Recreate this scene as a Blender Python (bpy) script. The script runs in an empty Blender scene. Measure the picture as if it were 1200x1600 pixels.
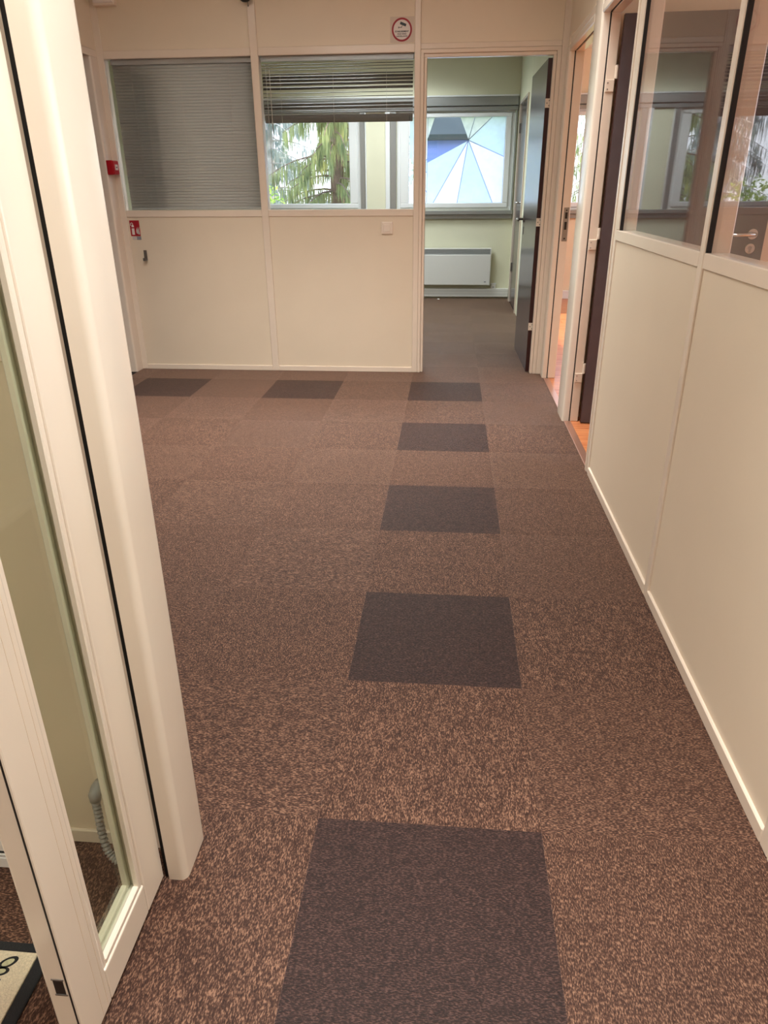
import bpy, bmesh, math, random
from mathutils import Vector, Matrix
random.seed(7)
sc = bpy.context.scene
C = sc.collection

# ------------------------------------------------------------------ camera
CAM = Vector((0.262, -1.672, 1.3036))
YAW, PIT, ROL, FPX = -0.0908, 0.42668, 0.00786, 1116.1
cy, sy, cp, sp, cr, sr = (f(a) for a in (YAW, PIT, ROL) for f in (math.cos, math.sin))
fw = Vector((sy*cp, cy*cp, -sp)); r0 = Vector((cy, -sy, 0)); d0 = fw.cross(r0)
rt = cr*r0 + sr*d0; dn = -sr*r0 + cr*d0
cam_d = bpy.data.cameras.new('camera'); cam = bpy.data.objects.new('camera', cam_d); C.objects.link(cam)
cam_d.sensor_fit = 'VERTICAL'; cam_d.sensor_height = 36.0; cam_d.lens = 36.0*FPX/1600.0; cam_d.clip_start = 0.02
M = Matrix((rt, -dn, -fw)).transposed().to_4x4(); M.translation = CAM; cam.matrix_world = M
sc.camera = cam

# ------------------------------------------------------------------ world, sun, exposure
w = bpy.data.worlds.new('sky'); sc.world = w; w.use_nodes = True
nt = w.node_tree; nt.nodes.clear()
wo = nt.nodes.new('ShaderNodeOutputWorld'); bg = nt.nodes.new('ShaderNodeBackground')
tc = nt.nodes.new('ShaderNodeTexCoord'); sx = nt.nodes.new('ShaderNodeSeparateXYZ'); rp = nt.nodes.new('ShaderNodeValToRGB')
rp.color_ramp.elements[0].position = 0.0; rp.color_ramp.elements[0].color = (0.86, 0.92, 1.0, 1)
rp.color_ramp.elements[1].position = 0.75; rp.color_ramp.elements[1].color = (0.42, 0.62, 1.0, 1)
nt.links.new(tc.outputs['Generated'], sx.inputs[0]); nt.links.new(sx.outputs['Z'], rp.inputs[0])
nt.links.new(rp.outputs[0], bg.inputs[0]); nt.links.new(bg.outputs[0], wo.inputs[0])
bg.inputs[1].default_value = 2.4
sun_d = bpy.data.lights.new('sun', 'SUN'); sun = bpy.data.objects.new('sun', sun_d); C.objects.link(sun)
sun_d.energy = 6.0; sun_d.angle = 0.01; sun_d.color = (1.0, 0.9, 0.75)
sun.rotation_euler = Vector((-0.80, -0.12, -0.50)).to_track_quat('-Z', 'Y').to_euler()
FILL_C = (1.0, 0.98, 0.92)      # unseen panels added to fill hall, entrance and side room, warm white
OFFICE_C = (0.92, 1.0, 1.0)      # unseen panels added to brighten the office, neutral white
sc.view_settings.view_transform = 'Standard'; sc.view_settings.look = 'None'
sc.view_settings.gamma = 1.0; sc.view_settings.use_curve_mapping = False
sc.view_settings.exposure = 0.85
sc.cycles.use_denoising = True
sc.cycles.max_bounces = 10; sc.cycles.diffuse_bounces = 5; sc.cycles.glossy_bounces = 5
sc.cycles.transparent_max_bounces = 24; sc.cycles.caustics_reflective = False; sc.cycles.caustics_refractive = False
sc.cycles.sample_clamp_indirect = 6.0

# ------------------------------------------------------------------ materials
def lin(r, g, b):
    f = lambda c: (c/255/12.92) if c/255 <= 0.04045 else ((c/255+0.055)/1.055)**2.4
    return (f(r), f(g), f(b), 1)
MATS = {}
def mat(name, col, rough=0.5, metal=0.0, spec=0.5, noise=None, bump=None, coat=0.0, sheen=0.0):
    """principled material; noise=(scale, amount) varies the colour, bump=(scale, strength, distance)"""
    m = bpy.data.materials.new(name); m.use_nodes = True; n = m.node_tree.nodes; l = m.node_tree.links
    b = n['Principled BSDF']; c = lin(*col)
    b.inputs['Base Color'].default_value = c; b.inputs['Roughness'].default_value = rough
    b.inputs['Metallic'].default_value = metal; b.inputs['Specular IOR Level'].default_value = spec
    b.inputs['Coat Weight'].default_value = coat; b.inputs['Coat Roughness'].default_value = 0.08
    b.inputs['Sheen Weight'].default_value = sheen
    t = n.new('ShaderNodeTexCoord')
    if noise:
        x = n.new('ShaderNodeTexNoise'); x.inputs['Scale'].default_value = noise[0]; x.inputs['Detail'].default_value = 4
        l.new(t.outputs['Object'], x.inputs['Vector'])
        r = n.new('ShaderNodeValToRGB')
        k = noise[1]
        r.color_ramp.elements[0].position = 0.3; r.color_ramp.elements[1].position = 0.7
        r.color_ramp.elements[0].color = (c[0]*(1-k), c[1]*(1-k), c[2]*(1-k), 1)
        r.color_ramp.elements[1].color = (min(1, c[0]*(1+k)), min(1, c[1]*(1+k)), min(1, c[2]*(1+k)), 1)
        l.new(x.outputs['Fac'], r.inputs[0]); l.new(r.outputs[0], b.inputs['Base Color'])
    if bump:
        y = n.new('ShaderNodeTexNoise'); y.inputs['Scale'].default_value = bump[0]
        l.new(t.outputs['Object'], y.inputs['Vector'])
        u = n.new('ShaderNodeBump'); u.inputs['Strength'].default_value = bump[1]; u.inputs['Distance'].default_value = bump[2]
        l.new(y.outputs['Fac'], u.inputs['Height']); l.new(u.outputs[0], b.inputs['Normal'])
    MATS[name] = m
    return m

mat('cream_panel', (222, 207, 186), 0.38, spec=0.4, noise=(3.0, 0.02), bump=(220, 0.04, 0.001))
mat('cream_paint', (224, 209, 193), 0.22, noise=(6.0, 0.015))
mat('white_lacquer', (228, 218, 204), 0.14, noise=(5.0, 0.02))
mat('gasket', (14, 14, 15), 0.5)
mat('dark_laminate', (74, 68, 72), 0.20, noise=(14, 0.08))
mat('maroon_edge', (48, 14, 14), 0.4, noise=(30, 0.15))
mat('grey_aluminium', (158, 160, 160), 0.32, metal=0.55)
mat('white_pvc', (232, 234, 236), 0.25)
mat('plaster', (222, 220, 196), 0.8, noise=(2.5, 0.03), bump=(90, 0.08, 0.002))
mat('warm_plaster', (232, 212, 184), 0.8, noise=(2.5, 0.03), bump=(90, 0.08, 0.002))
mat('ceiling_tile', (232, 228, 220), 0.9, noise=(60, 0.04))
mat('slab', (44, 32, 27), 0.95)
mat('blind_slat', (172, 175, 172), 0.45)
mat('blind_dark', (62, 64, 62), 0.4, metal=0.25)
mat('cord', (190, 188, 180), 0.8)
mat('heater_white', (225, 224, 220), 0.35)
mat('heater_grille', (176, 178, 178), 0.4)
mat('switch_white', (228, 214, 200), 0.35)
mat('chrome', (210, 210, 212), 0.16, metal=1.0)
mat('steel', (150, 146, 140), 0.35, metal=0.9)
mat('black_plastic', (16, 14, 14), 0.35)
mat('red_plastic', (178, 14, 30), 0.3)
mat('red_ink', (158, 10, 32), 0.5)
mat('dark_red_ink', (150, 14, 34), 0.5)
mat('sticker_white', (224, 214, 210), 0.4)
mat('sticker_clear', (205, 188, 172), 0.35)
mat('label_grey', (128, 130, 140), 0.5)
mat('label_pale', (196, 186, 184), 0.5)
mat('conduit_grey', (150, 150, 148), 0.4)
mat('mat_black', (20, 20, 24), 0.85, bump=(400, 0.4, 0.003))
mat('mat_beige', (206, 192, 168), 0.95, noise=(260, 0.14), bump=(420, 0.6, 0.004))
mat('mat_orange', (206, 140, 40), 0.95, noise=(260, 0.14))
mat('mat_violet', (44, 34, 70), 0.95, noise=(260, 0.14))
mat('mat_letter', (176, 172, 140), 0.95, noise=(260, 0.14))
mat('paper', (240, 240, 238), 0.9)
mat('threshold_metal', (196, 150, 130), 0.3, metal=0.7)
mat('bark', (118, 96, 84), 0.95, noise=(9, 0.35), bump=(24, 0.6, 0.03))
mat('pale_bark', (196, 186, 178), 0.9, noise=(9, 0.3), bump=(24, 0.5, 0.02))
mat('lawn', (110, 134, 66), 0.95, noise=(1.6, 0.3), bump=(40, 0.5, 0.03))
mat('shed_blue', (112, 132, 196), 0.6, noise=(3, 0.08))
mat('shed_roof', (50, 58, 55), 0.7, noise=(4, 0.1))
mat('facade', (214, 208, 198), 0.85, noise=(3, 0.05))

def emit(name, col, s):
    m = bpy.data.materials.new(name); m.use_nodes = True; n = m.node_tree.nodes; n.clear()
    o = n.new('ShaderNodeOutputMaterial'); e = n.new('ShaderNodeEmission')
    e.inputs[0].default_value = (*col, 1); e.inputs[1].default_value = s
    m.node_tree.links.new(e.outputs[0], o.inputs[0]); MATS[name] = m
emit('fill_warm', FILL_C, 2.0); emit('fill_neutral', OFFICE_C, 2.0)

def glass(name, tint=(1, 1, 1), r0_=0.04):
    """thin window glass: clear, with a Schlick reflection that grows towards grazing angles"""
    m = bpy.data.materials.new(name); m.use_nodes = True; n = m.node_tree.nodes; l = m.node_tree.links; n.clear()
    o = n.new('ShaderNodeOutputMaterial'); mx = n.new('ShaderNodeMixShader')
    tr = n.new('ShaderNodeBsdfTransparent'); gl = n.new('ShaderNodeBsdfGlossy')
    tr.inputs[0].default_value = (*tint, 1); gl.inputs['Roughness'].default_value = 0.0
    lw = n.new('ShaderNodeLayerWeight'); lw.inputs[0].default_value = 0.5
    pw = n.new('ShaderNodeMath'); pw.operation = 'POWER'; pw.inputs[1].default_value = 5.0
    ma = n.new('ShaderNodeMath'); ma.operation = 'MULTIPLY_ADD'; ma.inputs[1].default_value = 0.72; ma.inputs[2].default_value = r0_
    l.new(lw.outputs['Facing'], pw.inputs[0]); l.new(pw.outputs[0], ma.inputs[0]); l.new(ma.outputs[0], mx.inputs[0])
    l.new(tr.outputs[0], mx.inputs[1]); l.new(gl.outputs[0], mx.inputs[2]); l.new(mx.outputs[0], o.inputs[0]); MATS[name] = m
glass('clear_glass'); glass('door_glass', (0.90, 0.94, 0.88))

def film(name, col, clear):
    m = bpy.data.materials.new(name); m.use_nodes = True; n = m.node_tree.nodes; l = m.node_tree.links; n.clear()
    o = n.new('ShaderNodeOutputMaterial'); mx = n.new('ShaderNodeMixShader'); m2 = n.new('ShaderNodeMixShader')
    tl = n.new('ShaderNodeBsdfTranslucent'); df = n.new('ShaderNodeBsdfDiffuse'); tr = n.new('ShaderNodeBsdfTransparent')
    tl.inputs[0].default_value = (*col, 1); df.inputs[0].default_value = (*col, 1)
    tcd = n.new('ShaderNodeTexCoord'); ns = n.new('ShaderNodeTexNoise'); ns.inputs['Scale'].default_value = 9
    l.new(tcd.outputs['Object'], ns.inputs['Vector'])
    mr = n.new('ShaderNodeMapRange'); mr.inputs['From Min'].default_value = 0.3; mr.inputs['From Max'].default_value = 0.7
    mr.inputs['To Min'].default_value = max(0, clear-0.1); mr.inputs['To Max'].default_value = clear+0.1
    l.new(ns.outputs['Fac'], mr.inputs[0])
    mx.inputs[0].default_value = 0.12
    l.new(tl.outputs[0], mx.inputs[1]); l.new(df.outputs[0], mx.inputs[2])
    l.new(mr.outputs[0], m2.inputs[0]); l.new(mx.outputs[0], m2.inputs[1]); l.new(tr.outputs[0], m2.inputs[2])
    l.new(m2.outputs[0], o.inputs[0]); MATS[name] = m
film('frosted_film', (1.0, 0.98, 0.94), 0.10)
film('pale_film', (0.84, 0.92, 0.96), 0.2)
film('thin_film', (0.92, 0.94, 0.88), 0.45)

def carpet(name, c0, c1, c2, sheen):
    """speckled loop pile: short streaks along the tile's own Y"""
    m = bpy.data.materials.new(name); m.use_nodes = True; n = m.node_tree.nodes; l = m.node_tree.links
    b = n['Principled BSDF']; b.inputs['Roughness'].default_value = 0.60; b.inputs['Specular IOR Level'].default_value = 0.22
    b.inputs['Sheen Weight'].default_value = sheen; b.inputs['Sheen Roughness'].default_value = 0.25
    b.inputs['Sheen Tint'].default_value = (1.0, 0.76, 0.64, 1)
    t = n.new('ShaderNodeTexCoord'); oi = n.new('ShaderNodeObjectInfo')
    ml = n.new('ShaderNodeMath'); ml.operation = 'MULTIPLY'; ml.inputs[1].default_value = 40.0
    l.new(oi.outputs['Random'], ml.inputs[0])
    ad = n.new('ShaderNodeVectorMath'); ad.operation = 'ADD'
    l.new(t.outputs['Object'], ad.inputs[0]); l.new(ml.outputs[0], ad.inputs[1])
    def noise(sx_, sy_, det):
        mp = n.new('ShaderNodeMapping'); mp.inputs['Scale'].default_value = (sx_, sy_, 10); l.new(ad.outputs[0], mp.inputs[0])
        q = n.new('ShaderNodeTexNoise'); q.inputs['Scale'].default_value = 1.0; q.inputs['Detail'].default_value = det
        q.inputs['Roughness'].default_value = 0.6
        l.new(mp.outputs[0], q.inputs['Vector']); return q
    n1 = noise(400, 150, 1.5); n3 = noise(170, 66, 2.0)
    mx = n.new('ShaderNodeMix'); mx.data_type = 'FLOAT'; mx.inputs[0].default_value = 0.25
    l.new(n1.outputs['Fac'], mx.inputs[2]); l.new(n3.outputs['Fac'], mx.inputs[3])
    n4 = noise(64, 34, 1.0); m4 = n.new('ShaderNodeMix'); m4.data_type = 'FLOAT'; m4.inputs[0].default_value = 0.12
    l.new(mx.outputs[0], m4.inputs[2]); l.new(n4.outputs['Fac'], m4.inputs[3]); mx = m4
    r = n.new('ShaderNodeValToRGB'); e = r.color_ramp.elements
    e[0].position = 0.37; e[0].color = lin(*c0); e[1].position = 0.63; e[1].color = lin(*c2)
    x = e.new(0.50); x.color = lin(*c1)
    l.new(mx.outputs[0], r.inputs[0])
    # broad wear and a slight tile to tile difference
    n2 = n.new('ShaderNodeTexNoise'); n2.inputs['Scale'].default_value = 7; l.new(ad.outputs[0], n2.inputs['Vector'])
    a2 = n.new('ShaderNodeMath'); a2.operation = 'MULTIPLY_ADD'; a2.inputs[1].default_value = 0.22; a2.inputs[2].default_value = 0.86
    l.new(n2.outputs['Fac'], a2.inputs[0])
    a3 = n.new('ShaderNodeMath'); a3.operation = 'MULTIPLY_ADD'; a3.inputs[1].default_value = 0.06
    l.new(oi.outputs['Random'], a3.inputs[0]); l.new(a2.outputs[0], a3.inputs[2])
    hs = n.new('ShaderNodeHueSaturation'); l.new(r.outputs[0], hs.inputs['Color']); l.new(a3.outputs[0], hs.inputs['Value'])
    l.new(hs.outputs[0], b.inputs['Base Color'])
    u = n.new('ShaderNodeBump'); u.inputs['Strength'].default_value = 0.6; u.inputs['Distance'].default_value = 0.003
    l.new(mx.outputs[0], u.inputs['Height']); l.new(u.outputs[0], b.inputs['Normal'])
    MATS[name] = m
carpet('carpet_brown', (42, 24, 18), (69, 45, 35), (134, 101, 82), 1.0)
carpet('carpet_dark', (28, 16, 14), (43, 27, 24), (80, 57, 51), 0.4)

def wood(name):
    m = bpy.data.materials.new(name); m.use_nodes = True; n = m.node_tree.nodes; l = m.node_tree.links
    b = n['Principled BSDF']; b.inputs['Roughness'].default_value = 0.3
    t = n.new('ShaderNodeTexCoord'); oi = n.new('ShaderNodeObjectInfo')
    ad = n.new('ShaderNodeVectorMath'); ad.operation = 'ADD'; ml = n.new('ShaderNodeMath'); ml.operation = 'MULTIPLY'; ml.inputs[1].default_value = 30
    l.new(oi.outputs['Random'], ml.inputs[0]); l.new(t.outputs['Object'], ad.inputs[0]); l.new(ml.outputs[0], ad.inputs[1])
    mp = n.new('ShaderNodeMapping'); mp.inputs['Scale'].default_value = (3, 40, 1); l.new(ad.outputs[0], mp.inputs[0])
    ns = n.new('ShaderNodeTexNoise'); ns.inputs['Scale'].default_value = 1; ns.inputs['Detail'].default_value = 5; ns.inputs['Distortion'].default_value = 0.6
    l.new(mp.outputs[0], ns.inputs['Vector'])
    r = n.new('ShaderNodeValToRGB'); r.color_ramp.elements[0].position = 0.3; r.color_ramp.elements[1].position = 0.72
    r.color_ramp.elements[0].color = lin(176, 96, 58); r.color_ramp.elements[1].color = lin(216, 146, 96)
    l.new(ns.outputs['Fac'], r.inputs[0]); l.new(r.outputs[0], b.inputs['Base Color']); MATS[name] = m
wood('laminate')

def foliage(name, c0, c1, sc_=3.0):
    m = bpy.data.materials.new(name); m.use_nodes = True; n = m.node_tree.nodes; l = m.node_tree.links; n.clear()
    o = n.new('ShaderNodeOutputMaterial'); mx = n.new('ShaderNodeMixShader'); mx.inputs[0].default_value = 0.4
    d = n.new('ShaderNodeBsdfDiffuse'); tl = n.new('ShaderNodeBsdfTranslucent')
    t = n.new('ShaderNodeTexCoord'); ns = n.new('ShaderNodeTexNoise'); ns.inputs['Scale'].default_value = sc_
    l.new(t.outputs['Object'], ns.inputs['Vector'])
    r = n.new('ShaderNodeValToRGB'); r.color_ramp.elements[0].position = 0.35; r.color_ramp.elements[1].position = 0.65
    r.color_ramp.elements[0].color = lin(*c0); r.color_ramp.elements[1].color = lin(*c1)
    l.new(ns.outputs['Fac'], r.inputs[0]); l.new(r.outputs[0], d.inputs[0]); l.new(r.outputs[0], tl.inputs[0])
    l.new(d.outputs[0], mx.inputs[1]); l.new(tl.outputs[0], mx.inputs[2]); l.new(mx.outputs[0], o.inputs[0]); MATS[name] = m
foliage('needles', (112, 128, 92), (186, 190, 128))
foliage('blue_needles', (138, 152, 146), (184, 192, 186))
foliage('leaves', (104, 148, 60), (190, 212, 110), 6)

# ------------------------------------------------------------------ mesh helpers
def link(name, me, m=None, parent=None, loc=(0, 0, 0), rz=0.0):
    o = bpy.data.objects.new(name, me); C.objects.link(o)
    if me is not None and m and not me.materials: me.materials.append(MATS[m])
    o.location = loc; o.rotation_euler = (0, 0, rz)
    if parent: o.parent = parent
    return o
def tag(o, label=None, cat=None, group=None, kind=None):
    if label: o['label'] = label
    if cat: o['category'] = cat
    if group: o['group'] = group
    if kind: o['kind'] = kind
    return o
def struct(name, label=None):
    o = link(name, None); o['kind'] = 'structure'
    if label: o['label'] = label
    return o
def thing(name, label, cat, loc=(0, 0, 0), rz=0.0, group=None):
    return tag(link(name, None, loc=loc, rz=rz), label, cat, group)
def mesh_of(bm, name, smooth=False):
    bmesh.ops.recalc_face_normals(bm, faces=bm.faces)
    me = bpy.data.meshes.new(name); bm.to_mesh(me); bm.free()
    if smooth:
        for p in me.polygons: p.use_smooth = True
    return me
def bbox(bm, x, y, z, bev=0.0, seg=1):
    r = bmesh.ops.create_cube(bm, size=1.0)['verts']
    for v in r:
        v.co = Vector(((x[0]+x[1])/2 + v.co.x*(x[1]-x[0]), (y[0]+y[1])/2 + v.co.y*(y[1]-y[0]), (z[0]+z[1])/2 + v.co.z*(z[1]-z[0])))
    if bev > 0:
        ed = list({e for v in r for e in v.link_edges})
        bmesh.ops.bevel(bm, geom=ed, offset=bev, segments=seg, affect='EDGES', clamp_overlap=True, profile=0.5)
def box(name, x, y, z, m, parent=None, bev=0.002, seg=1):
    """one box-shaped piece between world bounds (relative to its parent's own frame)"""
    bm = bmesh.new(); cx, cy_, cz = (x[0]+x[1])/2, (y[0]+y[1])/2, z[0]
    bbox(bm, (x[0]-cx, x[1]-cx), (y[0]-cy_, y[1]-cy_), (0, z[1]-z[0]), bev, seg)
    return link(name, mesh_of(bm, name), m, parent, (cx, cy_, cz))
def prism(name, pts, z0, z1, m, parent=None, smooth=False):
    """vertical extrusion of a plan outline"""
    bm = bmesh.new()
    lo = [bm.verts.new((p[0], p[1], z0)) for p in pts]; hi = [bm.verts.new((p[0], p[1], z1)) for p in pts]
    bm.faces.new(lo); bm.faces.new(hi)
    for i in range(len(pts)): bm.faces.new((lo[i], lo[(i+1) % len(pts)], hi[(i+1) % len(pts)], hi[i]))
    me = mesh_of(bm, name)
    if smooth:
        for p in me.polygons: p.use_smooth = abs(p.normal.z) < 0.5
        me.set_sharp_from_angle(angle=math.radians(40))
    return link(name, me, m, parent)
def rounded(x0, x1, y0, y1, rad, corners, n=6):
    """plan rectangle with the named corners ('ll','lr','ur','ul') rounded"""
    out = []
    for key, cx, cy_, a in (('ll', x0, y0, 180), ('lr', x1, y0, 270), ('ur', x1, y1, 0), ('ul', x0, y1, 90)):
        if key in corners:
            ox = cx + (rad if 'l' == key[1] else -rad); oy = cy_ + (rad if key[0] == 'l' else -rad)
            for k in range(n+1):
                t = math.radians(a + 90*k/n); out.append((ox+rad*math.cos(t), oy+rad*math.sin(t)))
        else: out.append((cx, cy_))
    return out
def tube(bm, pts, r, n=10, cap=True):
    pts = [Vector(p) for p in pts]; rings = []
    rr = r if isinstance(r, (list, tuple)) else [r]*len(pts)
    up = Vector((0, 0, 1))
    for i, p in enumerate(pts):
        d = (pts[min(i+1, len(pts)-1)] - pts[max(i-1, 0)]).normalized()
        a = d.cross(up if abs(d.z) < 0.95 else Vector((1, 0, 0))).normalized()
        if rings:  # keep the frame from flipping
            a = (pa - d*pa.dot(d)).normalized()
        pa = a; b = d.cross(a)
        rings.append([bm.verts.new(p + rr[i]*(math.cos(2*math.pi*k/n)*a + math.sin(2*math.pi*k/n)*b)) for k in range(n)])
    for i in range(len(rings)-1):
        for k in range(n): bm.faces.new((rings[i][k], rings[i][(k+1) % n], rings[i+1][(k+1) % n], rings[i+1][k]))
    if cap: bm.faces.new(rings[0]); bm.faces.new(rings[-1])
def tube_obj(name, pts, r, m, parent=None, n=10):
    bm = bmesh.new(); tube(bm, pts, r, n); return link(name, mesh_of(bm, name, True), m, parent)
def plate(name, pts, y, th, m, parent=None):
    """upright flat piece: outline in (x, z), front at y, thickness th towards -y (towards the viewer)"""
    bm = bmesh.new()
    a = [bm.verts.new((p[0], y, p[1])) for p in pts]; b = [bm.verts.new((p[0], y-th, p[1])) for p in pts]
    bm.faces.new(a); bm.faces.new(b)
    for i in range(len(pts)): bm.faces.new((a[i], a[(i+1) % len(pts)], b[(i+1) % len(pts)], b[i]))
    return link(name, mesh_of(bm, name), m, parent)
def text_mesh(name, s, size, m, parent, loc, rot):
    cu = bpy.data.curves.new(name, 'FONT'); cu.body = s; cu.size = size; cu.align_x = 'CENTER'; cu.align_y = 'CENTER'; cu.extrude = 0.0004; cu.offset = size*0.028
    t = bpy.data.objects.new(name, cu); C.objects.link(t)
    dg = bpy.context.evaluated_depsgraph_get(); me = bpy.data.meshes.new_from_object(t.evaluated_get(dg))
    bpy.data.objects.remove(t); bpy.data.curves.remove(cu)
    o = link(name, me, None, parent, loc); me.materials.clear(); me.materials.append(MATS[m]); o.rotation_euler = rot
    return o

# ------------------------------------------------------------------ key dimensions (metres)
XR, XL = 0.968, -2.157        # hall side walls
YB = 3.80                     # back partition, hall side
YF = 7.88                     # window facade, room side
YN = -0.606                   # cross partition with the glass door, near side
YE = -3.6                     # entrance end wall
XE = 4.6                      # outer wall of the side rooms
ZC = 2.70                     # ceiling
TH = 0.07                     # partition thickness

# ------------------------------------------------------------------ floors
slab = box('floor', (XL-1.6, XE+0.2), (YE-0.2, YF+0.2), (-0.16, -0.008), 'slab', bev=0)
tag(slab, 'brown speckled carpet tile floor of the hall with a few dark tiles', kind='structure')
TILE = {}
def tile_mesh(wx, wy):
    k = (round(wx, 3), round(wy, 3))
    if k not in TILE:
        bm = bmesh.new(); g = 0.00005
        bbox(bm, (-wx/2+g, wx/2-g), (-wy/2+g, wy/2-g), (-0.008, 0.0))
        TILE[k] = mesh_of(bm, 'carpet_tile')
    return TILE[k]
DARK = {(0, j) for j in (-6, -4, -2, 0, 2, 4, 6)} | {(-2, 6), (-4, 6)}
def lay(xa, xb, ya, yb, darkset):
    i0, i1 = math.floor(xa/0.5+1e-6), math.ceil(xb/0.5-1e-6); j0, j1 = math.floor(ya/0.5+1e-6), math.ceil(yb/0.5-1e-6)
    for i in range(i0, i1):
        for j in range(j0, j1):
            x0, x1 = max(xa, i*0.5), min(xb, (i+1)*0.5); y0, y1 = max(ya, j*0.5), min(yb, (j+1)*0.5)
            if x1-x0 < 0.01 or y1-y0 < 0.01: continue
            dk = (i, j) in darkset
            turn = dk or (i+j) % 2 == 0          # quarter-turned laying
            wx, wy = (y1-y0, x1-x0) if turn else (x1-x0, y1-y0)
            me = tile_mesh(wx, wy)
            if not me.materials: me.materials.append(MATS['carpet_brown'])
            o = link('carpet_tile', me, None, slab, ((x0+x1)/2, (y0+y1)/2, 0.16-0.0), math.pi/2 if turn else 0)
            o.location = ((x0+x1)/2, (y0+y1)/2, 0.0)
            o.parent = slab; o.matrix_parent_inverse = Matrix.Translation(-Vector(slab.location))
            if dk:
                o.material_slots[0].link = 'OBJECT'; o.material_slots[0].material = MATS['carpet_dark']
                o['label'] = 'darker brown carpet tile'
lay(XL, XR+0.012, YE, YB+0.035, DARK)
lay(XL-0.1, 1.0, YB+0.035, YF, set())
wf = box('floor', (XR+0.012, XE), (YE, YF), (-0.0079, -0.0078), 'slab', bev=0)
tag(wf, 'orange-brown laminate floor of the side rooms', kind='structure')
PLK = {}
def plank(x0, x1, y0, y1):
    k = (round(x1-x0, 3), round(y1-y0, 3))
    if k not in PLK:
        bm = bmesh.new(); bbox(bm, (-(x1-x0)/2+0.0006, (x1-x0)/2-0.0006), (-(y1-y0)/2+0.0006, (y1-y0)/2-0.0006), (-0.007, 0.0), 0.001)
        PLK[k] = mesh_of(bm, 'laminate_plank'); PLK[k].materials.append(MATS['laminate'])
    o = link('laminate_plank', PLK[k], None, wf, ((x0+x1)/2, (y0+y1)/2, 0.0))
    o.matrix_parent_inverse = Matrix.Translation(-Vector(wf.location))
def planks(xa, xb, ya, yb):
    j = 0; y = ya
    while y < yb-0.01:
        y1 = min(y+0.195, yb); x = xa - (j % 3)*0.43
        while x < xb:
            a, b = max(x, xa), min(x+1.29, xb)
            if b-a > 0.02: plank(a, b, y, y1)
            x += 1.29
        y = y1; j += 1
planks(XR+0.045, XE, 2.76, YF)
planks(XR+0.045, XE, -3.6, 2.69)
for ya, yb in ((1.80, 2.59), (2.81, 3.66)):
    o = box('threshold_strip', (XR+0.008, XR+0.048), (ya, yb), (-0.004, 0.004), 'threshold_metal', wf, 0.002)
    o.matrix_parent_inverse = Matrix.Translation(-Vector(wf.location))

# ------------------------------------------------------------------ ceiling, and panels added to light the rooms
ceil = box('ceiling', (XL-1.6, XE+0.2), (YE-0.2, YF+0.2), (ZC, ZC+0.12), 'ceiling_tile', bev=0)
tag(ceil, 'white suspended ceiling', kind='structure')
def fill_lamp(x, y, label, watts, group=None, spread=150, wx=1.2, wy=0.6, col=FILL_C, m='fill_warm'):  # out-of-view panels, added and aimed to brighten the rooms
    t = thing('fill_panel', label, 'ceiling light', (x, y, ZC), 0, group)
    bm = bmesh.new()
    for a, b in (((-wx/2, wx/2), (-wy/2, -wy/2+0.02)), ((-wx/2, wx/2), (wy/2-0.02, wy/2)), ((-wx/2, -wx/2+0.02), (-wy/2+0.02, wy/2-0.02)), ((wx/2-0.02, wx/2), (-wy/2+0.02, wy/2-0.02))):
        bbox(bm, a, b, (-0.02, 0.002))
    link('frame', mesh_of(bm, 'frame'), 'white_pvc', t)
    box('diffuser', (-wx/2+0.02, wx/2-0.02), (-wy/2+0.02, wy/2-0.02), (-0.014, 0.0), m, t, 0)
    d = bpy.data.lights.new('fill_light', 'AREA'); d.shape = 'RECTANGLE'; d.size = wx-0.06; d.size_y = wy-0.06
    d.energy = watts; d.color = col; d.spread = math.radians(spread)
    o = bpy.data.objects.new('fill_light', d); C.objects.link(o); o.parent = t; o.location = (0, 0, -0.017)
fill_lamp(-1.2, 2.25, 'unseen fill panel added over the carpet beside the closed blind', 14.5, spread=94)
fill_lamp(0.2, 2.25, 'unseen fill panel added over the carpet before the office door', 13, spread=94)
fill_lamp(-0.6, 0.6, 'unseen fill panel added over the middle of the hall', 13, spread=175)
fill_lamp(0.40, -0.98, 'unseen fill panel added over the glass door and doormat', 18, spread=106)
fill_lamp(-1.05, -2.5, 'unseen fill panel added at the back of the entrance', 13)
fill_lamp(2.7, 5.6, 'unseen fill panel added in the side room with the laminate floor', 20)
fill_lamp(-0.9, 5.3, 'unseen neutral white fill panel added inside the office near its door', 20, col=OFFICE_C, m='fill_neutral')
fill_lamp(-0.5, 6.9, 'unseen neutral white fill panel added inside the office near its windows', 18, col=OFFICE_C, m='fill_neutral')

# ------------------------------------------------------------------ partitions
def par(o, root):
    o.parent = root; return o
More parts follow.
